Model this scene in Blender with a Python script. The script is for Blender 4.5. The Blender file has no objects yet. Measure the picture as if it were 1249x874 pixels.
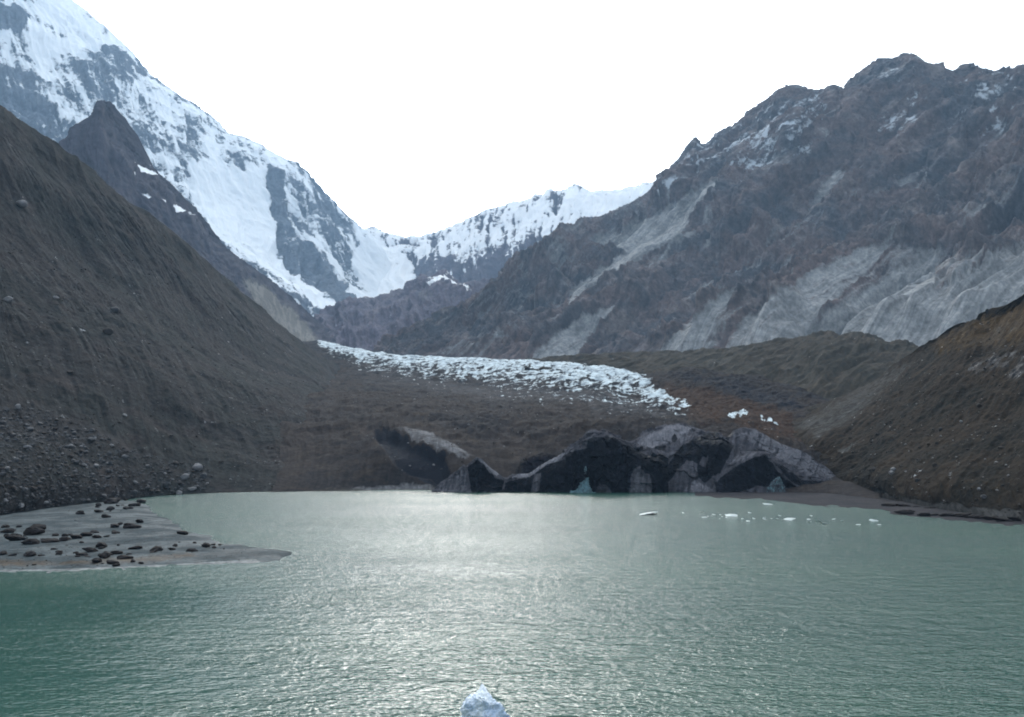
import bpy, bmesh, math, random
import numpy as np
from mathutils import Vector, Matrix

# ---------------------------------------------------------------- scene basics
scene = bpy.context.scene
COL = scene.collection
random.seed(7)
RNG = np.random.default_rng(7)

F = 1040.0            # focal length in photograph pixels (1249 wide)
CX, CY = 624.5, 437.0
HCAM = 20.0
PITCH = math.atan((545.0 - CY) / F)
cp, sp = math.cos(PITCH), math.sin(PITCH)

cam_d = bpy.data.cameras.new('camera')
cam = bpy.data.objects.new('camera', cam_d)
COL.objects.link(cam)
cam.location = (0, 0, HCAM)
cam.rotation_euler = (math.pi / 2 + PITCH, 0, 0)
cam_d.sensor_width = 36.0
cam_d.lens = F / 1249.0 * 36.0
cam_d.clip_start = 0.5
cam_d.clip_end = 60000
scene.camera = cam

vs = scene.view_settings
vs.view_transform = 'Standard'
try:
    vs.look = 'None'
except Exception:
    pass
vs.gamma = 1.0
vs.use_curve_mapping = False
vs.exposure = 0.95
scene.cycles.filter_width = 1.9
scene.cycles.max_bounces = 6
scene.cycles.diffuse_bounces = 3
scene.cycles.glossy_bounces = 2
scene.cycles.volume_bounces = 0
scene.cycles.transparent_max_bounces = 6


# ---------------------------------------------------------------- geometry of a view ray
def world_at(px, py, Y=None):
    """the point at depth Y (metres ahead) seen at photograph pixel px, py; Y None: on the water level"""
    px = np.asarray(px, float); py = np.asarray(py, float)
    a = (px - CX) / F
    b = -(py - CY) / F
    dx, dy, dz = a, cp - b * sp, sp + b * cp
    if Y is None:
        t = -HCAM / dz
    else:
        t = np.asarray(Y, float) / dy
    return np.stack([dx * t, dy * t, HCAM + dz * t], -1)


def to_px(P):
    x, y, z = P[..., 0], P[..., 1], P[..., 2] - HCAM
    f = y * cp + z * sp
    u = -y * sp + z * cp
    return CX + F * x / f, CY - F * u / f


# ---------------------------------------------------------------- noise
_g = RNG.normal(size=(256, 3)).astype(np.float32)
_g /= np.linalg.norm(_g, axis=1, keepdims=True)
_perm = RNG.permutation(256).astype(np.int32)
_perm = np.concatenate([_perm, _perm, _perm])


def perlin(P):
    P = P.astype(np.float32)
    i = np.floor(P).astype(np.int32)
    f = P - i
    i &= 255
    w = f * f * f * (f * (f * 6 - 15) + 10)
    out = 0
    for dx in (0, 1):
        hx = _perm[i[..., 0] + dx]
        wx = w[..., 0] if dx else 1 - w[..., 0]
        for dy in (0, 1):
            hy = _perm[hx + ((i[..., 1] + dy) & 255)]
            wy = w[..., 1] if dy else 1 - w[..., 1]
            for dz in (0, 1):
                h = _perm[hy + ((i[..., 2] + dz) & 255)]
                wz = w[..., 2] if dz else 1 - w[..., 2]
                g = _g[h]
                d = g[..., 0] * (f[..., 0] - dx) + g[..., 1] * (f[..., 1] - dy) + g[..., 2] * (f[..., 2] - dz)
                out = out + d * wx * wy * wz
    return out * 1.5


def fbm(P, octaves=5, gain=0.5, ridged=False, seed=0):
    s = 0; a = 1.0; t = 0
    Q = P + np.float32(seed * 17.31)
    for o in range(octaves):
        n = perlin(Q)
        if ridged:
            n = 1 - 2 * np.abs(n) * 1.4
        s = s + a * n; t += a
        a *= gain
        Q = Q * 2.03 + 5.7
    return s / t


def sstep(a, b, x):
    t = np.clip((x - a) / (b - a), 0, 1)
    return t * t * (3 - 2 * t)


def poly_sd(px, py, poly):
    """signed distance in px, positive inside"""
    d = np.full(px.shape, 1e9); inside = np.zeros(px.shape, bool)
    n = len(poly)
    for k in range(n):
        x0, y0 = poly[k]; x1, y1 = poly[(k + 1) % n]
        ex, ey = x1 - x0, y1 - y0
        t = np.clip(((px - x0) * ex + (py - y0) * ey) / (ex * ex + ey * ey + 1e-9), 0, 1)
        d = np.minimum(d, np.hypot(px - x0 - t * ex, py - y0 - t * ey))
        c = ((y0 > py) != (y1 > py)) & (px < (x1 - x0) * (py - y0) / (y1 - y0 + 1e-12) + x0)
        inside ^= c
    return np.where(inside, d, -d)


def pchip(x, y, xi):
    x = np.asarray(x, float); y = np.asarray(y, float)
    h = np.diff(x); d = np.diff(y, axis=0) / h.reshape(-1, *([1] * (y.ndim - 1)))
    m = np.zeros_like(y)
    if len(x) > 2:
        s = np.sign(d[:-1]) * np.sign(d[1:]) > 0
        hm = 2 * d[:-1] * d[1:] / np.where(np.abs(d[:-1] + d[1:]) < 1e-12, 1, d[:-1] + d[1:])
        m[1:-1] = np.where(s, hm, 0)
    m[0] = d[0]; m[-1] = d[-1]
    k = np.clip(np.searchsorted(x, xi, 'right') - 1, 0, len(x) - 2)
    sh = (-1,) + (1,) * (y.ndim - 1)
    hk = h[k].reshape(sh); t = ((xi - x[k]) / h[k]).reshape(sh)
    t2, t3 = t * t, t * t * t
    return (2 * t3 - 3 * t2 + 1) * y[k] + (t3 - 2 * t2 + t) * hk * m[k] + (-2 * t3 + 3 * t2) * y[k + 1] + (t3 - t2) * hk * m[k + 1]


def grid_mesh(name, P, mat, attrs=None, smooth=True):
    nv, nu = P.shape[:2]
    me = bpy.data.meshes.new(name)
    n = nv * nu
    idx = np.arange(n).reshape(nv, nu)
    q = np.stack([idx[:-1, :-1], idx[:-1, 1:], idx[1:, 1:], idx[1:, :-1]], -1).reshape(-1, 4)
    me.vertices.add(n); me.vertices.foreach_set('co', P.reshape(-1).astype(np.float32))
    me.loops.add(q.size); me.loops.foreach_set('vertex_index', q.reshape(-1).astype(np.int32))
    me.polygons.add(len(q))
    me.polygons.foreach_set('loop_start', np.arange(0, q.size, 4, dtype=np.int32))
    me.polygons.foreach_set('loop_total', np.full(len(q), 4, dtype=np.int32))
    me.update(calc_edges=True)
    me.polygons.foreach_set('use_smooth', np.full(len(q), smooth))
    if attrs:
        for k, v in attrs.items():
            if v.ndim == 3:
                a = me.color_attributes.new(k, 'FLOAT_COLOR', 'POINT')
                a.data.foreach_set('color', v.reshape(-1).astype(np.float32))
            else:
                a = me.attributes.new(k, 'FLOAT', 'POINT')
                a.data.foreach_set('value', v.reshape(-1).astype(np.float32))
    me.materials.append(mat)
    o = bpy.data.objects.new(name, me)
    COL.objects.link(o)
    return o


def tag(o, label=None, cat=None, group=None, kind=None):
    if label: o['label'] = label
    if cat: o['category'] = cat
    if group: o['group'] = group
    if kind: o['kind'] = kind
    return o


SURF = {}


def loft(name, rows, nu, nv, mat, amp=0, wl=100, oct=7, gain=.52, gully=0, gfreq=60, gwarp=.02, skirt=True,
         back=600, masks=None, feather=3, taper=0.12, vs_=None, ridged=.6, warp_px=4, seed=0, streakf=160, anchor=True, shear=0, vlen=5, slen=5, crag=0, cragwl=30, cridge=False, dent=(), crest=1.0, sms=.6, smr=.93, facet=(), lin=False, swarp=.5, flat=False, spurs=(0, 8), utaper=0, cshift=0):
    """a land surface through rows of points (px, py, depth), foot to crest, with a far side behind the crest"""
    W = []
    u = np.linspace(0, 1, nu)
    for r in rows:
        p = np.array([[a[0], a[1]] for a in r], float)
        pts = np.array([world_at(a[0], a[1], a[2] if len(a) > 2 else None) for a in r])
        t = np.concatenate([[0], np.cumsum(np.hypot(*np.diff(p, axis=0).T))]); t /= t[-1]
        W.append(np.stack([np.interp(u, t, pts[:, k]) for k in range(3)], -1) if lin else pchip(t, pts, u))
    v = [0.0]
    for a, b in zip(W[:-1], W[1:]):
        v.append(v[-1] + float(np.median(np.linalg.norm(b - a, axis=1))))
    tot = v[-1]
    if skirt:
        W.insert(0, W[0] + np.array([0, -10, -5.0])); v.insert(0, -11.0)
    if back:
        W.append(W[-1] + np.array([0, back * .5, -back * .22])); v.append(v[-1] + back * .5)
        W.append(W[-1] + np.array([0, back * .5, -back * .45])); v.append(v[-1] + back * .6)
    v = np.array(v)
    # most rows on the visible side
    nb = int(nv * .12) if back else 0
    vi = np.concatenate([np.linspace(v[0], tot, nv - nb), np.linspace(tot, v[-1], nb + 1)[1:]]) if back else np.linspace(v[0], tot, nv)
    P = pchip(v, np.array(W), vi)
    vn = vi / tot
    px, py = to_px(P)
    # normals
    du = np.gradient(P, axis=1); dv = np.gradient(P, axis=0)
    N = np.cross(du, dv); N /= np.linalg.norm(N, axis=2, keepdims=True) + 1e-9
    N = np.where(N[..., 2:3] < 0, -N, N)
    U, V = np.meshgrid(u, vn)
    Q = (P / wl).astype(np.float32)
    n1 = fbm(Q, oct, gain, False, seed)
    n2 = fbm(Q * .8, oct, gain, True, seed + 3)
    disp = amp * ((1 - ridged) * n1 * 1.4 + ridged * (n2 - .25))
    n3 = fbm(Q * 4.3, 5, .6, False, seed + 11)
    wv = fbm(Q * .7 + 9, 4, .55, False, seed + 2) * 2
    US = U + shear * V
    G = np.stack([(US + gwarp * wv) * gfreq, V * vlen + wv * .4, V * 0 + seed], -1)
    gn = fbm(G, 4, .5, True, seed + 5)
    big = np.zeros(P.shape[:2])
    if spurs[0]:
        disp = disp + gully * (gn - .3)
        G2 = np.stack([(US + gwarp * 1.6 * wv) * spurs[1], V * 1.1 + wv * .5, V * 0 + seed + 77], -1)
        big = spurs[0] * (fbm(G2, 3, .5, True, seed + 6) - .2)
        big = big * sstep(.92, .55, V) * (sstep(0, taper, V) if taper else 1)
    else:
        disp = disp + gully * (gn - .3)
    if utaper:
        big = big * sstep(0, utaper, U); disp = disp * (.15 + .85 * sstep(0, utaper, U))
    if spurs[0]:
        px, py = to_px(P + N * big[..., None])
    if crag:
        disp = disp + crag * 1.6 * (fbm((P / cragwl).astype(np.float32), 4, .62, cridge, seed + 21) - .25 * cridge)
    st = fbm(np.stack([(US + gwarp * swarp * wv) * streakf, V * slen + wv * .5, V * 0 + seed + 40.5], -1), 4, .6, False, seed + 8) * 1.6
    n1 = n1 * 2; n3 = n3 * 2
    M = np.zeros(P.shape[:2] + (4,))
    wpx = px + warp_px * fbm(np.stack([px, py, px * 0], -1) / 16. + 3, 4, .6) * 2
    wpy = py + warp_px * fbm(np.stack([px, py, px * 0], -1) / 16. + 33, 4, .6) * 2
    ctx = dict(px=px, py=py, wx=wpx, wy=wpy, U=U, V=V, st=st, n1=n1, n2=n2, n3=n3, gn=gn, P=P)
    for ch, poly, val, *fe in (masks or []):
        fe = fe[0] if fe else feather
        if callable(poly):
            m = poly(ctx)
        else:
            m = sstep(-fe, fe, poly_sd(wpx, wpy, poly)) * val
        if val < 0:
            m = -np.abs(m)
            M[..., ch] = np.clip(M[..., ch] + m, 0, 1)
        else:
            M[..., ch] = np.maximum(M[..., ch], np.clip(m, 0, 1))
    ctx['M'] = M
    # scree and snow lie smoother than bare rock
    disp = disp - cshift * sstep(.75, .97, V)
    sm = 1 - np.clip(smr * M[..., 0] + sms * M[..., 1], 0, .95)
    if taper:
        sm = sm * np.clip(.08 + sstep(0, taper, V), 0, 1)
    for fa, fc in facet:        # broken blocks: every cell is its own tilted face
        rg = np.random.default_rng(seed * 7 + int(fc * 10))
        flatP = P.reshape(-1, 3)
        nc = int(np.clip((np.ptp(P[..., 0]) / fc) * (np.ptp(P[..., 2]) / fc + 1.5) * 2.2, 12, 160))
        cen = flatP[rg.choice(len(flatP), nc, replace=False)]
        best = np.full(len(flatP), 1e18); fd = np.zeros(len(flatP))
        jit = flatP + .18 * fc * fbm((flatP / fc * 1.5).astype(np.float32), 3)[:, None]
        for c0 in cen:
            dd = ((jit - c0) ** 2).sum(1); rd = rg.normal(0, 1, 3); off = rg.uniform(-.6, .9)
            val = fa * (off + ((flatP - c0) @ rd) / fc * .55)
            fd = np.where(dd < best, val, fd); best = np.minimum(best, dd)
        disp = disp + fd.reshape(P.shape[:2])
    if crest < 1:
        disp = disp * (1 - (1 - crest) * sstep(.78, .97, V)) + (crag * 2.0 * (fbm((P / (cragwl * .8)).astype(np.float32), 5, .65, True, seed + 31) - .5) * sstep(.78, .97, V))
    P2 = P + N * (disp * sm + big)[..., None]
    for poly, dep in dent:
        P2 = P2 + N * (sstep(-2, 7, poly_sd(px, py, poly)) * dep)[..., None]
    if anchor:
        P2[..., 2] = np.where(V < -1e-4, P[..., 2], P2[..., 2])
    o = grid_mesh(name, P2, mat, {'mask': M, 'streak': st}, smooth=not flat)
    tag(o, kind='structure')
    qx, qy = to_px(P2)
    SURF[name] = (P2, qx, qy, V)
    return o


def on_surface(name, px, py):
    P2, qx, qy, V = SURF[name]
    d = (qx - px) ** 2 + (qy - py) ** 2 + np.where((V < -.001) | (V > 1.0), 1e6, 0)
    k = np.unravel_index(np.argmin(d), d.shape)
    return P2[k]


# ---------------------------------------------------------------- materials
def new_mat(name):
    m = bpy.data.materials.new(name); m.use_nodes = True
    nt = m.node_tree; nt.nodes.clear()
    out = nt.nodes.new('ShaderNodeOutputMaterial')
    b = nt.nodes.new('ShaderNodeBsdfPrincipled')
    nt.links.new(b.outputs[0], out.inputs[0])
    return m, nt, b


class NB:
    def __init__(s, nt): s.nt = nt
    def link(s, a, b): s.nt.links.new(a, b)
    def set(s, sock, v):
        if hasattr(v, 'node'): s.link(v, sock)
        else: sock.default_value = v
    def noise(s, vec, scale, detail=6, rough=.6, dist=0):
        n = s.nt.nodes.new('ShaderNodeTexNoise'); s.link(vec, n.inputs['Vector'])
        n.inputs['Scale'].default_value = scale; n.inputs['Detail'].default_value = detail
        n.inputs['Roughness'].default_value = rough; n.inputs['Distortion'].default_value = dist
        return n.outputs['Fac']
    def math(s, op, a, b=0.5, c=None, clamp=False):
        n = s.nt.nodes.new('ShaderNodeMath'); n.operation = op; n.use_clamp = clamp
        s.set(n.inputs[0], a); s.set(n.inputs[1], b)
        if c is not None: s.set(n.inputs[2], c)
        return n.outputs[0]
    def ramp(s, x, a, b):
        n = s.nt.nodes.new('ShaderNodeMapRange'); n.interpolation_type = 'SMOOTHSTEP'
        s.set(n.inputs[0], x); n.inputs[1].default_value = a; n.inputs[2].default_value = b
        return n.outputs[0]
    def mix(s, f, a, b, mode='MIX'):
        n = s.nt.nodes.new('ShaderNodeMix'); n.data_type = 'RGBA'; n.blend_type = mode; n.clamp_factor = True
        s.set(n.inputs[0], f)
        for i, v in ((6, a), (7, b)):
            if isinstance(v, tuple) and len(v) == 3: v = (*v, 1)
            s.set(n.inputs[i], v)
        return n.outputs[2]


ALB = .50


def land_mat(name, c1, c2, c3, scree=(.24, .24, .25), snow=(.82, .86, .9), dark=(.010, .011, .014), warm=(.13, .07, .035),
             size=100, bump=1.0, streak=.35, fine=3.0, dark_rough=.5, speck=.25, snow_break=2.0, vary=.5, alb=None, scree_streak=.5, dirt=0, dark_var=1.0, wet=False):
    m, nt, b = new_mat(name)
    c1, c2, c3, warm = [tuple(x * (alb or ALB) for x in c) for c in (c1, c2, c3, warm)]
    scree = tuple(x * .72 for x in scree)
    k = NB(nt)
    geo = nt.nodes.new('ShaderNodeNewGeometry').outputs['Position']
    at = nt.nodes.new('ShaderNodeAttribute'); at.attribute_name = 'mask'
    sep = nt.nodes.new('ShaderNodeSeparateColor'); k.link(at.outputs['Color'], sep.inputs[0])
    ss = nt.nodes.new('ShaderNodeAttribute'); ss.attribute_name = 'streak'
    n1 = k.noise(geo, 1 / size, 8, .62, .6)
    n2 = k.noise(geo, 2.7 / size, 8, .65)
    n3 = k.noise(geo, 1 / fine, 5, .7)
    c = k.mix(k.ramp(n1, .38, .62), c1, c2)
    c = k.mix(k.ramp(n2, .5, .7), c, c3)
    br = k.noise(geo, 8 / size, 6, .7)
    thr = k.math('MULTIPLY_ADD', k.math('SUBTRACT', br, .5), 1.0, 0)
    wf = k.ramp(k.math('ADD', at.outputs['Alpha'], thr), .3, .7)
    c = k.mix(wf, c, warm)
    sf = k.ramp(k.math('ADD', sep.outputs[0], k.math('MULTIPLY_ADD', ss.outputs['Fac'], scree_streak, thr)), .3, .75)
    sc2 = k.mix(k.ramp(k.math('ADD', n2, k.math('MULTIPLY', ss.outputs['Fac'], .9)), .25, .8), scree, tuple(x * .5 for x in scree))
    c = k.mix(sf, c, sc2)
    # debris streaks down the fall line and grain
    stv = k.math('MULTIPLY_ADD', ss.outputs['Fac'], streak, 1.0)
    gr = k.math('MULTIPLY_ADD', k.math('SUBTRACT', n3, .5), 2 * speck * 2, 1.0)
    mul = k.math('MULTIPLY', k.math('MULTIPLY', stv, gr), k.math('MULTIPLY_ADD', k.math('SUBTRACT', k.noise(geo, 14 / size, 5, .7, .3), .5), vary * 4, 1.0))
    mul = k.math('MAXIMUM', mul, .25)
    comb = nt.nodes.new('ShaderNodeCombineColor')
    for i in range(3): k.link(mul, comb.inputs[i])
    c = k.mix(1.0, c, comb.outputs[0], 'MULTIPLY')
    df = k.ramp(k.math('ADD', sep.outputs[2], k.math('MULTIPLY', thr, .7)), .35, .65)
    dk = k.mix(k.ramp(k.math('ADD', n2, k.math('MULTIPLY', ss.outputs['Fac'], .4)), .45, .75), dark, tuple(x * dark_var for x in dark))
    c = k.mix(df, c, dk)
    nf = k.ramp(k.math('ADD', sep.outputs[1], k.math('MULTIPLY_ADD', ss.outputs['Fac'], .22, k.math('MULTIPLY', thr, snow_break))), .34, .66)
    if dirt:
        sn = k.mix(k.math('MULTIPLY', k.ramp(k.math('ADD', k.noise(geo, 6 / size, 6, .7), k.math('MULTIPLY', at.outputs['Alpha'], .0)), .42, .66), dirt), snow, (.16, .19, .22))
    else:
        sn = snow
    c = k.mix(nf, c, sn)
    k.link(c, b.inputs['Base Color'])
    k.link(k.math('MULTIPLY_ADD', df, dark_rough - .9, .9), b.inputs['Roughness'])
    b.inputs['Specular IOR Level'].default_value = .04
    if wet:
        for l in list(b.inputs['Roughness'].links): nt.links.remove(l)
        k.link(k.math('MULTIPLY_ADD', k.ramp(n1, .35, .65), .3, .55), b.inputs['Roughness']); b.inputs['Specular IOR Level'].default_value = .10
    bm = nt.nodes.new('ShaderNodeBump'); bm.inputs['Strength'].default_value = 1.0
    hh = k.math('MULTIPLY_ADD', n3, fine * .5 * bump, k.math('MULTIPLY', br, size / 8 * .2 * bump))
    hh = k.math('MULTIPLY', hh, k.math('MULTIPLY', k.math('MULTIPLY_ADD', nf, -.7, 1.0), k.math('MULTIPLY_ADD', sf, -.75, 1.0)))
    k.link(hh, bm.inputs['Height']); bm.inputs['Distance'].default_value = 1.0
    k.link(bm.outputs[0], b.inputs['Normal'])
    return m


def rock_mat(name, c1, c2, scale=1.5, rough=.85, spec=.3, bumpd=.08):
    m, nt, b = new_mat(name); k = NB(nt)
    geo = nt.nodes.new('ShaderNodeTexCoord').outputs['Object']
    n1 = k.noise(geo, scale, 6, .65); n2 = k.noise(geo, scale * 6, 5, .7)
    c = k.mix(k.ramp(n1, .35, .65), c1, c2)
    c = k.mix(k.math('MULTIPLY', k.ramp(n2, .45, .75), .5), c, tuple(x * .5 for x in c1))
    k.link(c, b.inputs['Base Color']); b.inputs['Roughness'].default_value = rough
    b.inputs['Specular IOR Level'].default_value = spec
    bm = nt.nodes.new('ShaderNodeBump'); k.link(n2, bm.inputs['Height']); bm.inputs['Distance'].default_value = bumpd
    k.link(bm.outputs[0], b.inputs['Normal'])
    return m


M_hill = land_mat('left_moraine_earth', (.053, .050, .050), (.036, .041, .040), (.064, .054, .052), size=60, fine=1.6, bump=.75, scree=(.085, .085, .083), streak=.28, vary=.85, alb=.48, scree_streak=.3, speck=.55)
M_blue = land_mat('haze_tinted_shale', (.062, .060, .078), (.052, .052, .068), (.072, .066, .078), vary=.25, size=200, fine=10, bump=.6, scree=(.20, .20, .19), alb=.9)  # blue cast of distance haze is painted into this rock colour
M_snow = land_mat('hazed_snowy_rock', (.145, .17, .205), (.12, .145, .18), (.165, .185, .215), size=300, fine=18, bump=.6, snow=(.84, .88, .91), snow_break=2.3, alb=1.0)  # rock tones lightened and blued: far haze put into the colour
M_pass = land_mat('hazed_pass_rock', (.125, .112, .140), (.105, .10, .128), (.145, .128, .145), size=300, fine=15, bump=.5, snow=(.86, .88, .9), snow_break=2.3, alb=.9)  # raised, violet-tinted rock colour stands in for haze before the far hills
M_right = land_mat('brown_crag', (.120, .092, .086), (.070, .070, .076), (.180, .155, .146), size=170, fine=7, bump=.55, scree=(.47, .47, .465), streak=.6, snow=(.50, .54, .58), vary=.55, dark=(.035, .035, .042), dark_rough=.9, alb=1.12)
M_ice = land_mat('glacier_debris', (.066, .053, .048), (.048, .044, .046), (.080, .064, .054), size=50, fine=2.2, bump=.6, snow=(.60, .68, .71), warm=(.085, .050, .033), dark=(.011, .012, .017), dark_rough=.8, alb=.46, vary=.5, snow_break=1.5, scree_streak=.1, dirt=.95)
M_mor = land_mat('olive_moraine', (.082, .069, .052), (.066, .059, .045), (.098, .080, .060), size=60, fine=3, bump=.5, scree=(.15, .135, .11), streak=.6, vary=.35, alb=.5)
M_near = land_mat('right_moraine_earth', (.064, .047, .031), (.038, .034, .026), (.088, .063, .041), size=35, fine=1.3, bump=.5, vary=.55, scree=(.11, .108, .103), warm=(.15, .095, .042), streak=.45, alb=.35, scree_streak=.15)
M_cliff = land_mat('gravelly_ice', (.105, .105, .122), (.075, .075, .09), (.13, .126, .138), size=12, fine=.8, bump=.5, scree=(.26, .26, .29), snow=(.15, .26, .29), dark=(.0035, .004, .0065), dark_rough=.55, dark_var=2.5, streak=.6, vary=.3, alb=.62, snow_break=1.0)
M_shore = land_mat('grey_shore_gravel', (.085, .080, .088), (.06, .06, .068), (.10, .095, .098), size=12, fine=.6, bump=.4, vary=.5, alb=.42)
M_front = land_mat('hollow_debris', (.070, .058, .056), (.055, .050, .052), (.082, .068, .062), size=20, fine=.8, bump=.5, scree=(.12, .118, .125), dark=(.014, .013, .018), dark_rough=.8, streak=.4, alb=.46)
M_sand = land_mat('wet_sand', (.066, .098, .112), (.034, .058, .070), (.105, .130, .138), size=14, fine=.4, bump=.1, warm=(.095, .070, .045), scree=(.26, .28, .28), streak=0, speck=.2, dark=(.030, .036, .038), dark_rough=.6, vary=.9, alb=.50, wet=True)
M_rockdark = rock_mat('dark_wet_rock', (.008, .0065, .0065), (.014, .011, .011), 1.2, .8, .15)
M_rockgrey = rock_mat('grey_boulder', (.07, .072, .076), (.045, .046, .05), 1.2)
M_rockbrown = rock_mat('brown_boulder', (.032, .026, .023), (.02, .017, .016), 1.2)
M_rockpale = rock_mat('pale_boulder', (.20, .20, .205), (.13, .13, .135), 1.2)
M_floe = rock_mat('floating_ice', (.32, .40, .40), (.22, .28, .29), 1.0, .4, .4)
M_berg = rock_mat('blue_ice', (.86, .92, .95), (.55, .68, .85), 1.6, .4, .5, .10)


# ---------------------------------------------------------------- far mountains
def snow_north(c):
    px, py = c['wx'], c['wy']
    b = np.full(px.shape, .605)
    def P(poly, val, fe=8):
        nonlocal b
        b = b + val * sstep(-fe, fe, poly_sd(px, py, poly))
    # bare rock faces
    P([(-40, 8), (25, 8), (34, 25), (22, 42), (-40, 42)], -.75, 4)
    P([(50, 30), (65, 28), (85, 45), (80, 58), (60, 52)], -.42, 6)
    P([(92, 75), (135, 55), (180, 72), (180, 92), (150, 105), (135, 125), (110, 120), (92, 100)], -.42, 8)
    P([(60, 90), (95, 100), (110, 140), (80, 130)], -.25, 8)
    P([(-60, 85), (18, 85), (38, 98), (60, 125), (90, 150), (100, 185), (60, 200), (-60, 160)], -.62, 7)
    P([(150, 135), (240, 150), (250, 195), (180, 210), (140, 175)], -.24, 14)
    P([(190, 60), (330, 150), (300, 185), (240, 150)], -.08, 14)
    P([(140, 180), (185, 215), (230, 240), (252, 275), (215, 265), (150, 220)], -.6, 6)
    # the bare wall right of the snow chute
    P([(325, 205), (342, 215), (350, 255), (358, 290), (395, 310), (410, 345), (440, 350), (455, 372), (430, 372), (450, 410), (360, 330), (335, 300), (333, 260)], -.66, 6)
    P([(345, 195), (385, 225), (430, 270), (442, 320), (425, 330), (395, 300), (362, 270), (352, 235)], -.32, 9)
    P([(360, 200), (378, 215), (432, 280), (425, 300), (395, 262)], -.22, 6)
    # open snow
    P([(235, 205), (320, 205), (332, 240), (335, 300), (345, 325), (425, 382), (410, 390), (370, 360), (300, 310), (250, 262)], .5, 6)
    P([(90, -40), (85, 2), (130, 40), (165, 70), (120, 55), (90, 60), (40, 60), (40, 10)], .3, 8)
    P([(450, 285), (470, 298), (500, 318), (509, 350), (480, 368), (452, 371), (421, 358), (425, 344), (447, 355), (456, 359), (436, 330), (430, 318), (440, 300)], 1.0, 3)
    # below the snow line
    P([(300, 330), (345, 360), (420, 395), (460, 430), (300, 460), (-100, 420), (-100, 200), (100, 190), (240, 270)], -.55, 5)
    n = c['n1'] * .2 + (c['gn'] - .1) * .28 + c['st'] * .18 + c['n3'] * .5
    return np.clip(.5 + (b + n - .45) * 1.35, .0, 1)


loft('snow_mountain', [
    [(-500, 250, 2700), (-200, 300, 2800), (100, 340, 2900), (250, 375, 3000), (350, 410, 3100), (410, 425, 3150), (450, 425, 3300), (490, 400, 4200)],
    [(-500, -150, 3700), (-200, 0, 3700), (0, 100, 3700), (100, 150, 3800), (200, 215, 3900), (280, 270, 4000), (340, 308, 4100), (390, 335, 4300), (440, 352, 4700), (478, 360, 5200)],
    [(-500, -420, 4600), (-250, -260, 4800), (-60, -110, 4900), (40, -35, 5000), (85, 0, 5000), (110, 20, 5000), (140, 45, 5050), (165, 68, 5050), (182, 90, 5100),
     (205, 108, 5100), (225, 122, 5150), (262, 148, 5200), (290, 173, 5250), (318, 180, 5300), (345, 195, 5350), (375, 214, 5400), (398, 238, 5500), (420, 260, 5600),
     (440, 279, 5700), (455, 290, 5800), (478, 318, 5900)]],
    900, 420, M_snow, amp=110, wl=700, oct=8, gain=.55, gully=38, gfreq=60, shear=.12, crag=18, cragwl=110, crest=.4, skirt=False, back=2500, masks=[(1, snow_north, 1)], seed=1, taper=0)


def snow_pass(c):
    px, py = c['wx'], c['wy']
    line = np.interp(px, [380, 450, 500, 540, 600, 640, 680, 705, 730, 790, 900], [300, 318, 345, 318, 302, 290, 284, 292, 268, 243, 210])
    h = (line - py) / 40.
    b = .31 + np.clip(h, -1.5, .3) * .6
    b = b + .6 * sstep(-5, 5, poly_sd(px, py, [(690, 232), (722, 236), (790, 224), (800, 235), (735, 262), (715, 262), (700, 250)]))
    b = b - .55 * sstep(-6, 6, poly_sd(px, py, [(505, 325), (535, 310), (560, 325), (540, 352), (505, 350)]))
    b = b + 1.2 * sstep(-3, 3, poly_sd(px, py, [(430, 275), (470, 297), (500, 318), (509, 350), (480, 368), (452, 371), (400, 358)]))
    n = (c['gn'] - .1) * .75 + c['st'] * .34 + c['n3'] * .3
    return np.clip(.5 + (b + n - .50) * 1.5, 0, 1)


loft('pass_mountain', [
    [(330, 400, 4600), (440, 392, 4500), (500, 390, 4300), (560, 385, 4000), (620, 375, 3800), (700, 345, 3700), (780, 315, 3600), (870, 295, 3500)],
    [(330, 335, 5600), (440, 330, 5600), (480, 328, 5500), (510, 335, 5200), (560, 325, 4800), (620, 310, 4500), (700, 285, 4300), (760, 270, 4200), (870, 235, 4000)],
    [(330, 290, 6500), (430, 284, 6500), (448, 283, 6500), (456, 279, 6500), (464, 284, 6500), (480, 290, 6450), (497, 293, 6400), (510, 291, 6350), (540, 283, 6200), (560, 275, 6100), (585, 265, 5900),
     (600, 259, 5800), (640, 249, 5600), (655, 241, 5500), (668, 236, 5400), (690, 238, 5300), (700, 230, 5250), (715, 238, 5200), (745, 238, 5100), (775, 231, 5000), (790, 224, 4900), (820, 212, 4800), (880, 190, 4600)]],
    520, 260, M_pass, amp=60, wl=420, oct=7, gain=.52, gully=60, gfreq=34, gwarp=.012, vlen=3, slen=4, crag=12, cragwl=90, skirt=False, back=2500, masks=[(1, snow_pass, 1)], seed=2, taper=0)


def knoll_snow(c):
    px, py = c['wx'], c['wy']
    cr = np.interp(px, [500, 520, 540, 555, 575], [352, 343, 338, 345, 356])
    d = np.abs(py - cr)
    return .8 * sstep(5, 1, d) * sstep(515, 530, px) * sstep(580, 565, px)


loft('middle_hill', [
    [(330, 432, 1900), (400, 428, 1900), (450, 434, 1900), (520, 442, 1900), (600, 444, 1900), (740, 444, 1900)],
    [(330, 398, 2900), (395, 394, 2950), (415, 383, 2970), (430, 375, 3000), (455, 371, 3000), (480, 367, 3000), (505, 352, 3000), (520, 343, 3000), (540, 338, 3000), (555, 345, 2950),
     (572, 353, 2900), (620, 345, 2900), (740, 325, 2900)]],
    400, 160, M_pass, amp=28, wl=220, oct=7, gully=22, gfreq=24, skirt=False, back=900, masks=[(1, knoll_snow, 1), (0, [(500, 352), (520, 345), (530, 362), (515, 366)], .5)], seed=3, taper=0)

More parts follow.
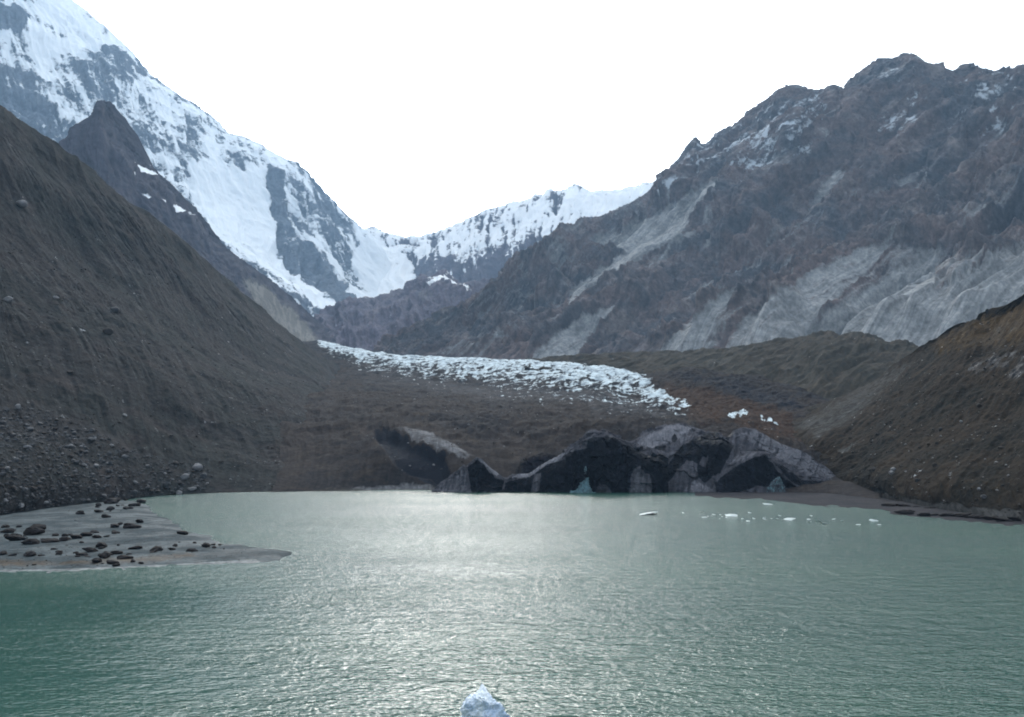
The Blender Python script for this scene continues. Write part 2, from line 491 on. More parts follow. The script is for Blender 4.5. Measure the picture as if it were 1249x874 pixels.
# ---------------------------------------------------------------- dark ridge at the left
loft('shale_mountain', [
    [(-300, 300, 1000), (0, 330, 1100), (100, 350, 1150), (200, 385, 1250), (300, 425, 1350), (370, 442, 1450), (400, 440, 1500), (420, 436, 1520)],
    [(-300, 140, 1350), (0, 230, 1450), (120, 240, 1500), (180, 270, 1600), (240, 310, 1700), (310, 360, 1820), (365, 400, 1900), (395, 416, 1960), (420, 420, 2000)],
    [(-300, -20, 1700), (-100, 90, 1700), (40, 172, 1750), (88, 186, 1800), (105, 163, 1850), (128, 144, 1850), (137.5, 127, 1850), (146, 150, 1850), (158, 172, 1850), (172, 192, 1880), (195, 212, 1900),
     (222, 238, 1950), (245, 263, 2000), (262, 290, 2050), (300, 320, 2150), (340, 350, 2250), (372, 378, 2350), (392, 396, 2400), (425, 412, 2450)]],
    640, 260, M_blue, amp=15, wl=200, oct=7, gain=.55, gully=9, gfreq=46, crag=5, cragwl=40, crest=.25, skirt=False, back=900,
    masks=[(0, [(296, 338), (320, 345), (350, 372), (382, 405), (396, 436), (360, 425), (330, 402), (310, 372)], .95, 6),
           (1, [(163, 199), (178, 203), (194, 213), (188, 214), (172, 208)], 1.4, 1.5), (1, [(160, 208), (165, 211), (163, 214)], .9, 2),
           (1, [(211, 249), (219, 250), (226, 257), (219, 258), (212, 254)], 1.5, 1.5), (1, [(196, 243), (204, 248), (200, 249)], .9, 2), (1, [(226, 258), (240, 264), (230, 262)], .8, 2),
           (1, [(172, 238), (183, 241), (180, 244)], .7, 2)],
    warp_px=2, seed=4, taper=0)


# ---------------------------------------------------------------- the big mountain at the right
def right_frost(c):
    px, py = c['wx'], c['wy']
    b = .42 * sstep(-10, 25, poly_sd(px, py, [(770, 225), (850, 165), (950, 105), (1020, 105), (1025, 140), (985, 200), (930, 235), (860, 220), (800, 250)]))
    b = b + .22 * sstep(-5, 15, poly_sd(px, py, [(1030, 90), (1110, 70), (1250, 80), (1250, 160), (1150, 200), (1040, 150)]))
    return np.clip(b - .14 + c['n3'] * .45 + c['st'] * .2, 0, .62) * (b > .02)


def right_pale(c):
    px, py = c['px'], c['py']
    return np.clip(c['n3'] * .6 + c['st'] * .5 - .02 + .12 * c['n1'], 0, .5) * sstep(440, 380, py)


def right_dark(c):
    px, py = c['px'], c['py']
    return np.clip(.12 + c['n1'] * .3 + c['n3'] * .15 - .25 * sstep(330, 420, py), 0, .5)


loft('right_mountain', [
    [(452, 432, 1750), (500, 436, 1800), (540, 440, 1800), (620, 443, 1750), (700, 445, 1650), (800, 446, 1500), (900, 446, 1350), (1050, 446, 1200), (1200, 450, 1100), (1400, 455, 1000), (1700, 470, 900)],
    [(460, 424, 1850), (530, 405, 1950), (620, 385, 2080), (720, 350, 2150), (800, 325, 2100), (900, 305, 1950), (1000, 290, 1850), (1100, 300, 1650), (1250, 270, 1550), (1500, 220, 1400), (1900, 150, 1300)],
    [(470, 417, 1950), (520, 397, 2100), (570, 366, 2300), (620, 332, 2550), (690, 287, 2800), (745, 262, 2900), (775, 248, 2950), (792, 236, 3000), (808, 214, 3000), (826, 196, 2980), (838, 178, 2960), (842, 176, 2960),
     (852, 183, 2950), (870, 168, 2930), (903, 147, 2900), (906, 141, 2900), (925, 130, 2860), (945, 115, 2820), (958, 111, 2800), (972, 117, 2780), (985, 119, 2750), (1000, 114, 2720), (1014, 118, 2650), (1022, 116, 2620),
     (1030, 103, 2580), (1045, 92, 2560), (1060, 82, 2540), (1078, 80, 2520), (1092, 74, 2500), (1104, 79, 2480), (1118, 88, 2450), (1131, 86, 2430), (1138, 92, 2420), (1150, 94, 2400), (1168, 84, 2370), (1178, 91, 2350),
     (1200, 92, 2320), (1214, 87, 2300), (1235, 92, 2270), (1249, 80, 2250), (1300, 60, 2200), (1450, 10, 2050), (1700, -80, 1900), (2100, -220, 1700)]],
    1300, 640, M_right, shear=-.3, smr=.97, utaper=.14, cshift=36, spurs=(85, 11), amp=62, wl=360, oct=8, gain=.54, gully=34, gfreq=26, gwarp=.02, vlen=2.5, crag=11, cragwl=48, slen=1.6, swarp=.2, crest=.12, cridge=True, skirt=False, back=1500, seed=5, taper=.08, streakf=300,
    masks=[
        (0, [(884, 221), (870, 222), (800, 262), (722, 299), (745, 303), (765, 310), (740, 325), (700, 350), (690, 372), (720, 348), (770, 318), (830, 285), (850, 255)], .95, 4),
        (0, [(752, 372), (735, 378), (705, 392), (660, 425), (640, 448), (700, 448), (715, 420), (735, 395)], .9, 5),
        (0, [(668, 373), (600, 398), (520, 432), (590, 436), (612, 410)], .5, 5),
        (0, [(905, 345), (880, 365), (840, 395), (800, 430), (790, 450), (850, 450), (870, 415), (890, 380)], .85, 6),
        (0, [(990, 330), (960, 350), (910, 390), (860, 450), (960, 450), (1010, 380), (1060, 340), (1092, 300), (1050, 305)], .75, 7),
        (0, [(1138, 302), (1110, 320), (1040, 365), (960, 430), (1010, 450), (1080, 420), (1140, 350), (1150, 310)], .95, 5),
        (0, [(1260, 292), (1200, 325), (1130, 360), (1030, 420), (1060, 452), (1120, 452), (1180, 400), (1300, 330)], .95, 5),
        (0, [(1400, 290), (1260, 330), (1130, 420), (1110, 450), (1300, 450)], .85, 6),
        (0, [(1090, 300), (1130, 305), (1180, 320), (1250, 310), (1400, 360), (1300, 450), (950, 450), (1000, 400)], .58, 10),
        (0, [(1033, 206), (1015, 210), (1000, 235), (985, 262), (1000, 250), (1025, 225)], .7, 3),
        (0, [(1105, 205), (1090, 215), (1075, 232), (1095, 222)], .5, 3),
        (0, [(980, 170), (930, 200), (925, 215), (960, 205)], .55, 5),
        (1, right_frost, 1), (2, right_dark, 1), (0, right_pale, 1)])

# ---------------------------------------------------------------- moraine in front of it, glacier, hillsides
loft('moraine_hill', [
    [(640, 452, 900), (700, 456, 880), (800, 466, 780), (900, 476, 700), (980, 490, 640), (1050, 500, 600), (1160, 510, 560), (1300, 520, 500)],
    [(640, 441, 1120), (700, 437, 1090), (760, 434, 1050), (850, 429, 1000), (920, 422, 950), (965, 415, 920), (1000, 408, 900), (1035, 407, 880), (1065, 416, 850), (1110, 426, 800), (1160, 440, 760), (1300, 450, 700)]],
    500, 130, M_mor, amp=6, wl=60, oct=7, gully=4.5, gfreq=30, gwarp=.01, shear=-.15, slen=4, crag=.9, cragwl=12, skirt=False, back=250, seed=6, taper=0,
    masks=[(0, [(760, 434), (850, 430), (900, 425), (890, 445), (800, 450)], .35, 8)])


def ice_white(c):
    px, py = c['wx'], c['wy']
    top = np.interp(px, [340, 390, 450, 560, 700, 760, 800, 850], [416, 417, 428, 436, 443, 451, 476, 506])
    bot = np.interp(px, [340, 390, 430, 480, 560, 640, 700, 760, 800, 850], [418, 424, 441, 454, 463, 471, 477, 487, 503, 520])
    t = (py - top) / np.maximum(bot - top, 3)
    b = np.interp(t, [-.3, 0, .5, 1, 1.7], [.95, .95, .66, .34, 0])
    b = b * sstep(383, 392, px) * sstep(866, 820, px) * np.where(px > 768, sstep(-.55, -.1, t), 1)
    return np.clip(b - .10 + .16 * c['n1'] + .5 * c['n3'] + .2 * c['st'] - .22 * sstep(745, 830, px), 0, 1) * (b > .02)


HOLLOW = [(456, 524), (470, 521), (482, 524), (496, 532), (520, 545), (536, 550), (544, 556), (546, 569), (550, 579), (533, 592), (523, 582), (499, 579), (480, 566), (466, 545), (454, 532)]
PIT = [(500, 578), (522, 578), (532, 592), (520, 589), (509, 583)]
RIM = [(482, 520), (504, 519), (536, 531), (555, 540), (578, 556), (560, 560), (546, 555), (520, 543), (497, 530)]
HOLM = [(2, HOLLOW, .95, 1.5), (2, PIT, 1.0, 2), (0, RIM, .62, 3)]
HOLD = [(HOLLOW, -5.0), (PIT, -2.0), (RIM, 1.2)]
loft('glacier_terrain', [
    [(330, 600), (500, 597), (600, 598), (700, 598), (800, 599), (900, 600), (1000, 603), (1080, 612)],
    [(340, 565, 430), (430, 560, 428), (500, 557, 425), (580, 560, 426), (660, 562, 426), (740, 560, 424), (800, 560, 420), (870, 556, 416), (930, 560, 412), (1000, 575, 405), (1080, 590, 366)],
    [(340, 525, 500), (430, 518, 492), (500, 514, 485), (580, 518, 478), (660, 522, 470), (740, 517, 468), (800, 518, 460), (870, 518, 450), (930, 530, 440), (1000, 555, 420), (1080, 576, 376)],
    [(330, 452, 1250), (420, 452, 1080), (480, 463, 950), (560, 470, 850), (640, 475, 780), (720, 476, 720), (780, 488, 660), (830, 488, 620), (900, 500, 570), (960, 512, 520), (1080, 530, 420)],
    [(330, 424, 1800), (390, 418, 1600), (420, 423, 1500), (450, 430, 1380), (500, 436, 1280), (560, 438, 1180), (620, 441, 1100), (680, 444, 1020), (720, 447, 960), (758, 452, 880), (785, 458, 830), (830, 453, 760), (870, 455, 730),
     (920, 463, 690), (960, 476, 650), (1010, 490, 600), (1080, 505, 520)]],
    900, 420, M_ice, amp=6, wl=45, oct=8, gain=.52, gully=.8, gfreq=50, crag=1.5, cragwl=10, slen=9, sms=-.5, back=400, seed=7, taper=.15, ridged=.35,
    masks=[(1, ice_white, 1),
           (2, [(410, 436), (480, 450), (560, 458), (640, 466), (740, 476), (760, 496), (640, 490), (540, 488), (440, 478)], .45, 10),
           (2, [(780, 452), (870, 455), (960, 478), (1000, 505), (920, 495), (860, 470)], .55, 8),
           (3, [(790, 466), (850, 468), (960, 500), (1010, 545), (940, 540), (890, 518), (840, 512), (800, 480)], .75, 12),
           (0, [(470, 452), (560, 462), (650, 470), (760, 478), (845, 512), (800, 512), (720, 498), (600, 490), (480, 470)], .42, 8),
           (3, [(700, 490), (800, 500), (820, 520), (740, 520)], .35, 10),
           (1, [(884, 505), (905, 501), (914, 502), (905, 508), (890, 510)], .9, 2), (1, [(924, 508), (940, 512), (950, 520), (935, 516)], .8, 2),
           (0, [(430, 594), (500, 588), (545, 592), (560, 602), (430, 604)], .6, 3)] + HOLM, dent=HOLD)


def hill_rock(c):
    px, py = c['px'], c['py']
    return np.clip((c['n1'] * .5 + c['n3'] * .6 + c['st'] * .5) * .7 + .05, 0, .75) * sstep(640, 420, py)


loft('left_hillside', [
    [(-260, 668), (-100, 642), (0, 629), (60, 620), (120, 613), (180, 606), (240, 602), (300, 600), (340, 599.5), (430, 598.5), (452, 598)],
    [(-260, 480, 270), (0, 500, 325), (100, 500, 370), (200, 500, 430), (290, 520, 470), (370, 530, 500), (425, 540, 545), (452, 592, 520)],
    [(-260, 220, 420), (0, 315, 480), (80, 320, 560), (170, 345, 640), (250, 400, 700), (330, 445, 760), (400, 475, 800), (440, 506, 830)],
    [(-260, -30, 560), (-100, 60, 610), (0, 130, 650), (20, 140, 655), (40, 155, 665), (60, 168, 680), (80, 184, 700), (98, 196, 720), (120, 216, 740), (150, 240, 770), (185, 262, 800), (215, 285, 830), (240, 308, 860), (275, 338, 920),
     (310, 368, 980), (335, 392, 1020), (360, 414, 1060), (390, 433, 1100), (412, 446, 1130), (432, 472, 1150)]],
    900, 560, M_hill, amp=8, wl=90, oct=8, gain=.47, gully=1.6, gfreq=24, gwarp=.012, shear=.3, vlen=3, slen=4, swarp=.4, crag=.35, cragwl=5, back=300, seed=8, taper=.1, ridged=.35, streakf=130,
    masks=[(0, hill_rock, 1), (3, [(60, 260), (240, 320), (330, 440), (200, 400)], .12, 40),
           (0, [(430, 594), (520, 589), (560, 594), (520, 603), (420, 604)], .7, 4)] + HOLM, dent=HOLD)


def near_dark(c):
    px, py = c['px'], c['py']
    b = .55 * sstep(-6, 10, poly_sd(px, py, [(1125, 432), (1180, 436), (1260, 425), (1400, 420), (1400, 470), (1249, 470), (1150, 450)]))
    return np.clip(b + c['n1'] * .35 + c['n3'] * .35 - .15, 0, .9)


loft('right_hillside', [
    [(920, 597), (1000, 597), (1050, 604), (1100, 614), (1150, 623), (1200, 631), (1249, 637), (1350, 656), (1600, 705)],
    [(920, 575, 425), (1000, 548, 420), (1060, 532, 400), (1120, 512, 370), (1180, 502, 340), (1249, 492, 310), (1350, 470, 270), (1600, 430, 210)],
    [(930, 525, 540), (1000, 493, 530), (1050, 475, 515), (1090, 450, 500), (1120, 428, 480), (1150, 406, 455), (1166, 397, 446), (1172, 393, 442), (1183, 396, 435), (1205, 382, 420), (1230, 371, 400), (1249, 360, 385),
     (1290, 335, 360), (1400, 280, 320), (1600, 200, 280)]],
    760, 460, M_near, amp=3.6, wl=32, oct=8, gain=.57, gully=1.0, gfreq=36, gwarp=.015, shear=-.25, crag=.5, cragwl=5, slen=5, back=160, seed=9, taper=.12, ridged=.3, streakf=110,
    masks=[(3, [(1130, 410), (1249, 360), (1300, 380), (1249, 425), (1190, 428), (1140, 440)], .6, 20), (3, [(1150, 590), (1220, 575), (1240, 600), (1170, 605)], .35, 8),
           (0, [(960, 520), (1100, 440), (1130, 430), (1060, 500), (1000, 540)], .5, 10),
           (0, [(890, 588), (960, 596), (1050, 598), (1150, 612), (1249, 622), (1300, 640), (1249, 645), (1000, 612), (890, 608)], .8, 5),
           (0, [(1020, 550), (1035, 540), (1048, 538), (1035, 552)], .8, 3),
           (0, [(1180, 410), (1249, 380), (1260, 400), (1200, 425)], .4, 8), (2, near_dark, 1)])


# ---------------------------------------------------------------- debris-covered ice mounds at the far shore: each a thing
def mound(name, label, cat, rows, masks, nu=200, nv=130, amp=.8, wl=7, seed=0, back=14, mat=None, facet=((.7, 6.0), (.2, 2.0)), parent=None):
    o = loft(name, rows, nu, nv, mat or M_cliff, amp=amp, wl=wl, oct=6, gain=.5, gully=.25, gfreq=18, crag=.35, cragwl=2.5, slen=2.5, skirt=False, back=back, masks=masks, seed=seed,
             taper=.05, warp_px=1.3, ridged=.3, streakf=36, anchor=False, facet=facet, lin=True, flat=True, smr=.5, sms=.2)
    del o['kind']
    if parent is not None:
        o.parent = parent
        return o
    return tag(o, label, cat)


mound('ice_cone', 'pointed gravel covered ice cone with a pale left flank and black right face', 'ice mound', [
    [(526, 600.5, 383), (575, 601.5, 381), (600, 601, 382), (648, 600.5, 384)],
    [(529, 597, 387), (576, 592, 385), (612, 592, 387), (648, 597, 388)],
    [(531, 594, 392), (583, 556, 391), (589, 561, 392), (600, 573, 393), (609, 579, 393), (617, 583, 393), (648, 590, 392)]],
    [(2, [(570, 570), (583, 560), (594, 571), (606, 585), (612, 600), (575, 600)], 1.0, 1.5), (2, [(606, 586), (624, 585), (640, 590), (640, 602), (606, 602)], .9, 2),
     (0, [(528, 600), (582, 556), (586, 560), (570, 574), (568, 600)], .45, 2), (0, [(584, 557), (612, 577), (606, 582), (592, 570)], .8, 1.5)], seed=12)
mound('debris_bank', 'dark brown hollowed debris bank behind the low ice ridge', 'debris bank', [
    [(628, 590, 404), (660, 592, 402), (690, 590, 402), (722, 585, 406)],
    [(630, 572, 410), (640, 558, 411), (662, 553, 412), (680, 556, 412), (700, 556, 412), (722, 560, 412)]],
    [(2, [(636, 565), (650, 556), (680, 557), (682, 568), (660, 585), (636, 588)], .6, 3)], nu=100, nv=70, seed=13, mat=M_front)
mound('ice_ridge', 'low black ice ridge with a pale rim, between ice cone and black cliff', 'ice ridge', [
    [(612, 601, 384), (640, 601.5, 382), (680, 601.5, 382), (722, 601.5, 383)],
    [(614, 590, 386), (640, 588, 386), (680, 574, 386), (722, 566, 387)],
    [(616, 585, 390), (625, 578, 391), (645, 577, 391), (662, 566, 392), (678, 558, 393), (694, 550, 394), (704, 545, 394), (722, 545, 395)]],
    [(2, [(616, 588), (645, 582), (662, 571), (680, 562), (725, 548), (725, 602), (616, 602)], 1.0, 1.5), (2, [(648, 600), (652, 578), (660, 576), (658, 600)], -.8, 2),
     (0, [(616, 583), (645, 575), (678, 556), (690, 552), (682, 562), (662, 571), (645, 582)], .9, 1.5)], seed=14)
cliff = mound('ice_cliff', 'tall black ice cliff with a teal ice tongue at its foot', 'ice cliff', [
    [(688, 601.5, 380), (720, 602, 379), (760, 602, 379), (815, 602, 380)],
    [(689, 575, 383), (712, 565, 383), (735, 556, 383), (765, 560, 383), (815, 570, 384)],
    [(690, 556, 387), (694, 550, 388), (705, 545, 388), (713, 547, 388), (714, 538, 389), (724, 531, 389), (738, 532, 390), (754, 539, 390), (768, 545, 390), (790, 552, 390), (815, 560, 390)],
    [(690, 552, 396), (705, 543, 398), (714, 535, 400), (724, 527, 402), (736, 525, 403), (760, 538, 402), (815, 552, 400)]],
    [(2, [(686, 560), (704, 548), (714, 546), (716, 539), (738, 532), (770, 546), (818, 562), (818, 604), (686, 604)], 1.0, 1.5),
     (2, [(766, 602), (772, 572), (780, 568), (792, 580), (796, 602)], -.75, 3), (2, [(724, 602), (730, 588), (742, 592), (748, 602)], -.6, 2),
     (0, [(768, 600), (776, 574), (790, 584), (794, 600)], .5, 3)], nu=260, nv=170, seed=15, facet=((1.6, 7.0), (.6, 2.4)))
mound('ice_tongue', '', '', [
    [(694, 602.2, 377.6), (708, 602.3, 377.4), (716, 602.3, 377.4), (727, 602.2, 377.6)],
    [(696, 600, 380), (706, 595, 380), (711, 584, 381), (714, 574, 381.5), (717, 580, 381), (720, 596, 380), (727, 600, 380)],
    [(696, 599.5, 382), (706, 593, 382.5), (711, 580, 383), (714, 566, 383.5), (716, 576, 383), (720, 594, 382.5), (727, 599.5, 382)]],
    [(1, [(690, 605), (694, 560), (727, 560), (727, 605)], .54, 2), (2, [(708, 590), (712, 582), (713, 600), (708, 602)], .4, 1)], nu=90, nv=60, amp=.3, wl=2.5, seed=18, back=3, facet=((.35, 1.6), (.15, .6)), parent=cliff)
mound('ice_slab', 'big grey gravel ridge of ice with striped slopes above the black cliff', 'ice ridge', [
    [(752, 600, 392), (780, 600, 388), (820, 602, 383), (860, 603.5, 379), (895, 604.5, 378)],
    [(754, 570, 398), (780, 576, 392), (820, 576, 388), (856, 572, 386), (880, 575, 385), (895, 580, 384)],
    [(757, 556, 406), (772, 550, 404), (800, 546, 402), (831, 545, 399), (858, 538, 396), (880, 538, 394), (895, 548, 392)],
    [(758, 543, 414), (774, 537, 415), (785, 528, 416), (802, 521, 417), (820, 516, 418), (835, 516, 418), (850, 523, 416), (859, 528, 414), (875, 529, 411), (896, 542, 404)]],
    [(2, [(799, 546), (812, 543), (812, 562), (806, 600), (784, 602), (790, 570)], .95, 2), (2, [(818, 562), (831, 547), (850, 534), (860, 531), (876, 530), (895, 544), (890, 554), (878, 577), (860, 588), (851, 580), (851, 566), (838, 560), (825, 575), (812, 590), (808, 575)], 1.0, 1.5),
     (2, [(818, 534), (824, 527), (827, 534), (821, 541)], .8, 1.5), (2, [(852, 566), (856, 556), (864, 556), (862, 570)], -.7, 2),
     (0, [(772, 547), (785, 532), (820, 517), (845, 520), (830, 534), (800, 545), (785, 560)], .9, 3), (0, [(830, 520), (850, 524), (846, 532), (824, 548)], .5, 3), (0, [(846, 582), (862, 590), (876, 600), (828, 602)], .6, 3), (0, [(812, 568), (828, 556), (838, 558), (822, 576)], .6, 2)],
    nu=260, nv=170, seed=16, facet=((.9, 7.0), (.22, 2.2)))
wedge = mound('ice_wedge', 'wide grey wedge of gravel covered ice with a black cut face at the right end', 'ice mound', [
    [(868, 605, 376), (894, 606, 374), (930, 604, 376), (980, 602, 377), (1046, 602, 379)],
    [(870, 594, 379), (894, 596, 377), (925, 590, 380), (960, 592, 380), (985, 596, 380), (1046, 598, 381)],
    [(872, 586, 382), (894, 569, 382), (917, 558, 383), (934, 554, 384), (942, 564, 384), (963, 575, 384), (980, 584, 384), (1010, 588, 383), (1043, 591, 383)],
    [(880, 560, 394), (894, 552, 394), (917, 548, 394), (934, 550, 393), (963, 562, 391), (985, 572, 390), (1010, 582, 388), (1043, 590, 386)],
    [(884, 538, 404), (896, 525, 406), (908, 522, 407), (921, 523, 407), (940, 535, 405), (963, 545, 402), (978, 549, 400), (1000, 565, 396), (1025, 585, 391), (1043, 590.5, 389)]],
    [(2, [(872, 588), (894, 570), (917, 559), (933, 555), (942, 566), (948, 577), (972, 594), (940, 594), (923, 593), (903, 600), (894, 606), (874, 600)], 1.0, 1.5),
     (2, [(940, 563), (963, 576), (980, 585), (1007, 589), (1043, 591), (1036, 604), (1010, 603), (985, 597), (965, 588)], 1.0, 1.5),
     (2, [(884, 534), (893, 525), (895, 528), (888, 536)], .9, 1.5), (2, [(900, 549), (935, 547), (934, 551), (905, 552)], .6, 1.5),
     (0, [(888, 530), (921, 523), (978, 549), (1025, 584), (985, 580), (945, 558), (915, 540)], .6, 4), (0, [(884, 556), (930, 552), (915, 558), (890, 568)], .5, 2)], nu=280, nv=190, seed=17, facet=((.6, 7.0), (.2, 2.2)))
mound('bare_ice', '', '', [
    [(934, 602, 375.2), (946, 602, 375), (958, 601.5, 375.4)],
    [(935, 597, 376.4), (944, 587, 376.6), (950, 583, 376.8), (957, 596, 376.6)],
    [(936, 595, 378), (944, 585, 378.4), (950, 581, 378.6), (957, 594, 378)]],
    [(1, [(930, 605), (930, 575), (960, 575), (960, 605)], .44, 2)], nu=70, nv=50, amp=.25, wl=2, seed=19, back=2, facet=((.3, 1.2),), parent=wedge)


# ---------------------------------------------------------------- sand bar, right beach, ground, near bank, water
def flat_bar(name, poly, hgt, nx, ny, box, masks, seed, mat=None):
    xs = np.linspace(box[0], box[2], nx); ys = np.linspace(box[1], box[3], ny)
    gx, gy = np.meshgrid(xs, ys)
    P = world_at(gx, gy)
    sd = poly_sd(gx + 9 * fbm(np.stack([gx / 40, gy / 12, gx * 0], -1), 4) * 2, gy + 1.8 * fbm(np.stack([gx / 20, gy / 8, gx * 0 + 4], -1), 3) * 2, poly)
    z = np.clip(sd, -12, 14) / 14 * hgt
    z = z + .10 * hgt * fbm(P / 6, 5, .6, False, seed) + .09 * fbm(P * np.array([.05, .14, 0]), 4, .5, False, seed + 3) * hgt * 4 + .05
    P[..., 2] = z
    M = np.zeros(P.shape[:2] + (4,))
    for ch, pl, val, fe in masks:
        M[..., ch] = np.maximum(M[..., ch], val * sstep(-fe, fe, poly_sd(gx, gy, pl)))
    o = grid_mesh(name, P, mat or M_sand, {'mask': M, 'streak': np.zeros(P.shape[:2])})
    SURF[name] = (P, *to_px(P), np.where(z > -.05, .5, -1.))
    return tag(o, kind='structure')


SPIT = [(-320, 690), (-320, 655), (-120, 640), (0, 626), (60, 618), (110, 611), (165, 612), (180, 622), (215, 640), (240, 652), (270, 664), (310, 667), (352, 675), (340, 681), (300, 686), (230, 689), (150, 692), (60, 696), (0, 698), (-320, 712)]
flat_bar('sand_beach', SPIT, .55, 420, 200, (-330, 600, 380, 730),
         [(3, [(-40, 684), (70, 686), (180, 680), (230, 676), (250, 682), (180, 688), (60, 692), (-40, 695)], .6, 4),
          (2, [(230, 678), (300, 668), (352, 676), (300, 685), (235, 687)], .45, 4),
          (0, [(-60, 695), (0, 695.5), (80, 694), (180, 690), (250, 686.5), (312, 683), (318, 686), (180, 699), (60, 703), (-60, 706)], 1.0, 1.5)], 21)
flat_bar('right_beach', [(850, 598), (1050, 592), (1120, 605), (1249, 622), (1500, 660), (1500, 695), (1249, 640), (1200, 637), (1150, 632), (1100, 627), (1075, 621), (1047, 618), (986, 614.5), (930, 609), (885, 605.5), (850, 603)], .8, 420, 90, (840, 585, 1500, 698), [], 22, M_shore)

ground = grid_mesh('ground', np.stack(np.meshgrid(np.linspace(-9000, 9000, 120), np.linspace(-3000, 10000, 90)), -1).repeat(1, 0) if False else
                   np.concatenate([np.stack(np.meshgrid(np.linspace(-9000, 9000, 120), np.linspace(-3000, 10000, 90)), -1),
                                   np.full((90, 120, 1), -9.0)], -1), M_mor, {'mask': np.zeros((90, 120, 4)), 'streak': np.zeros((90, 120))})
tag(ground, kind='structure')
# the bank the camera stands on
bx, by = np.meshgrid(np.linspace(-420, 480, 220), np.linspace(-260, 50, 110))
bz = np.interp(by, [-260, -60, -4, 6, 44, 50], [60, 26, 18.2, 15, -1.5, -4]) + 1.2 * fbm(np.stack([bx / 25, by / 25, bx * 0], -1), 5)
bz = np.where(by > 25, np.minimum(bz, 6.5 - (by - 25) * .3), bz)
near = grid_mesh('near_shore', np.stack([bx, by, bz], -1), M_near, {'mask': np.zeros(bx.shape + (4,)), 'streak': np.zeros(bx.shape)})
tag(near, kind='structure')


WAVE_LONG, WAVE_SHORT = .46, .34


def water_mat():
    m, nt, b = new_mat('glacial_water'); k = NB(nt)
    geo = nt.nodes.new('ShaderNodeNewGeometry').outputs['Position']
    def mp(sx, sy):
        n = nt.nodes.new('ShaderNodeMapping'); k.link(geo, n.inputs['Vector']); n.inputs['Scale'].default_value = (sx, sy, 1); return n.outputs[0]
    big = k.noise(mp(.01, .02), 1, 3, .5)
    c = k.mix(k.ramp(big, .35, .65), (.012, .060, .046), (.024, .076, .054))
    k.link(c, b.inputs['Base Color'])
    b.inputs['Roughness'].default_value = .18
    b.inputs['IOR'].default_value = 1.333
    gust = k.math('MULTIPLY_ADD', k.ramp(k.noise(mp(.012, .03), 1, 4, .6), .25, .7), .5, .7)
    # calmer water in the lee of the sand bar
    sx = nt.nodes.new('ShaderNodeSeparateXYZ'); k.link(geo, sx.inputs[0])
    lee = k.math('ADD', k.math('MULTIPLY_ADD', sx.outputs[1], .17, sx.outputs[0]), k.math('MULTIPLY', k.math('SUBTRACT', k.noise(mp(.03, .06), 1, 4, .6), .5), 50))
    calm = k.math('MULTIPLY', k.ramp(lee, 6, -32), k.ramp(sx.outputs[1], 165, 120))
    gust = k.math('MULTIPLY', gust, k.math('MULTIPLY_ADD', calm, -.68, 1.0))
    def height(ox, oy):
        add = nt.nodes.new('ShaderNodeVectorMath'); add.operation = 'ADD'; k.link(geo, add.inputs[0]); add.inputs[1].default_value = (ox, oy, 0)
        def sc(sx, sy):
            n = nt.nodes.new('ShaderNodeMapping'); k.link(add.outputs[0], n.inputs['Vector']); n.inputs['Scale'].default_value = (sx, sy, 1); return n.outputs[0]
        w1 = k.noise(sc(.22, .5), 1, 2, .5, .5)
        w2 = k.noise(sc(1.2, 2.0), 1, 3, .6, .4)
        return k.math('MULTIPLY_ADD', w1, WAVE_LONG, k.math('MULTIPLY', w2, WAVE_SHORT))
    e = .08
    h0, hx, hy = height(0, 0), height(e, 0), height(0, e)
    cmb = nt.nodes.new('ShaderNodeCombineXYZ')
    k.link(k.math('MULTIPLY', k.math('SUBTRACT', h0, hx), k.math('DIVIDE', gust, e)), cmb.inputs[0])
    k.link(k.math('MULTIPLY', k.math('SUBTRACT', h0, hy), k.math('DIVIDE', gust, e)), cmb.inputs[1])
    cmb.inputs[2].default_value = 1
    nm = nt.nodes.new('ShaderNodeVectorMath'); nm.operation = 'NORMALIZE'; k.link(cmb.outputs[0], nm.inputs[0])
    k.link(nm.outputs[0], b.inputs['Normal'])
    return m


wx, wy = np.meshgrid(np.linspace(-420, 480, 40), np.linspace(38, 470, 30))
lake = grid_mesh('lake_water', np.stack([wx, wy, wx * 0], -1), water_mat(), None)
tag(lake, kind='structure')


# ---------------------------------------------------------------- rocks
def rock_mesh(name, mat, seed, sub=3, sx=1, sy=1, sz=.7, rough=.35, cuts=7):
    rr = random.Random(seed)
    bm = bmesh.new()
    bmesh.ops.create_icosphere(bm, subdivisions=sub, radius=1)
    co = np.array([v.co[:] for v in bm.verts])
    for _ in range(cuts):       # chopped faces
        d = np.array([rr.gauss(0, 1), rr.gauss(0, 1), rr.gauss(0, .8)]); d /= np.linalg.norm(d)
        lim = rr.uniform(.55, .85)
        t = co @ d
        co = co - np.outer(np.maximum(t - lim, 0), d)
    n = fbm(co * 1.6 + seed * 3.1, 4, .5)
    co = co * (1 + rough * n[:, None]) * (1 + (.10 * fbm(co * 7 + seed, 4, .6)[:, None] if sub > 4 else 0))
    co = co * np.array([sx, sy, sz])
    for v, c in zip(bm.verts, co): v.co = c
    me = bpy.data.meshes.new(name); bm.to_mesh(me); bm.free()
    me.polygons.foreach_set('use_smooth', np.full(len(me.polygons), False))
    me.materials.append(mat)
    return me


DARK = [rock_mesh('dark_rock', M_rockdark, 100 + i, 3, 1, .8, .62, .45) for i in range(5)]
GREY = [rock_mesh('boulder', M_rockgrey, 200 + i, 2, 1, .85, .75, .3) for i in range(6)]
BROWN = [rock_mesh('boulder', M_rockbrown, 220 + i, 2, 1, .85, .75, .3) for i in range(4)]
PALE = [rock_mesh('boulder', M_rockpale, 240 + i, 2, 1, .85, .7, .3) for i in range(4)]


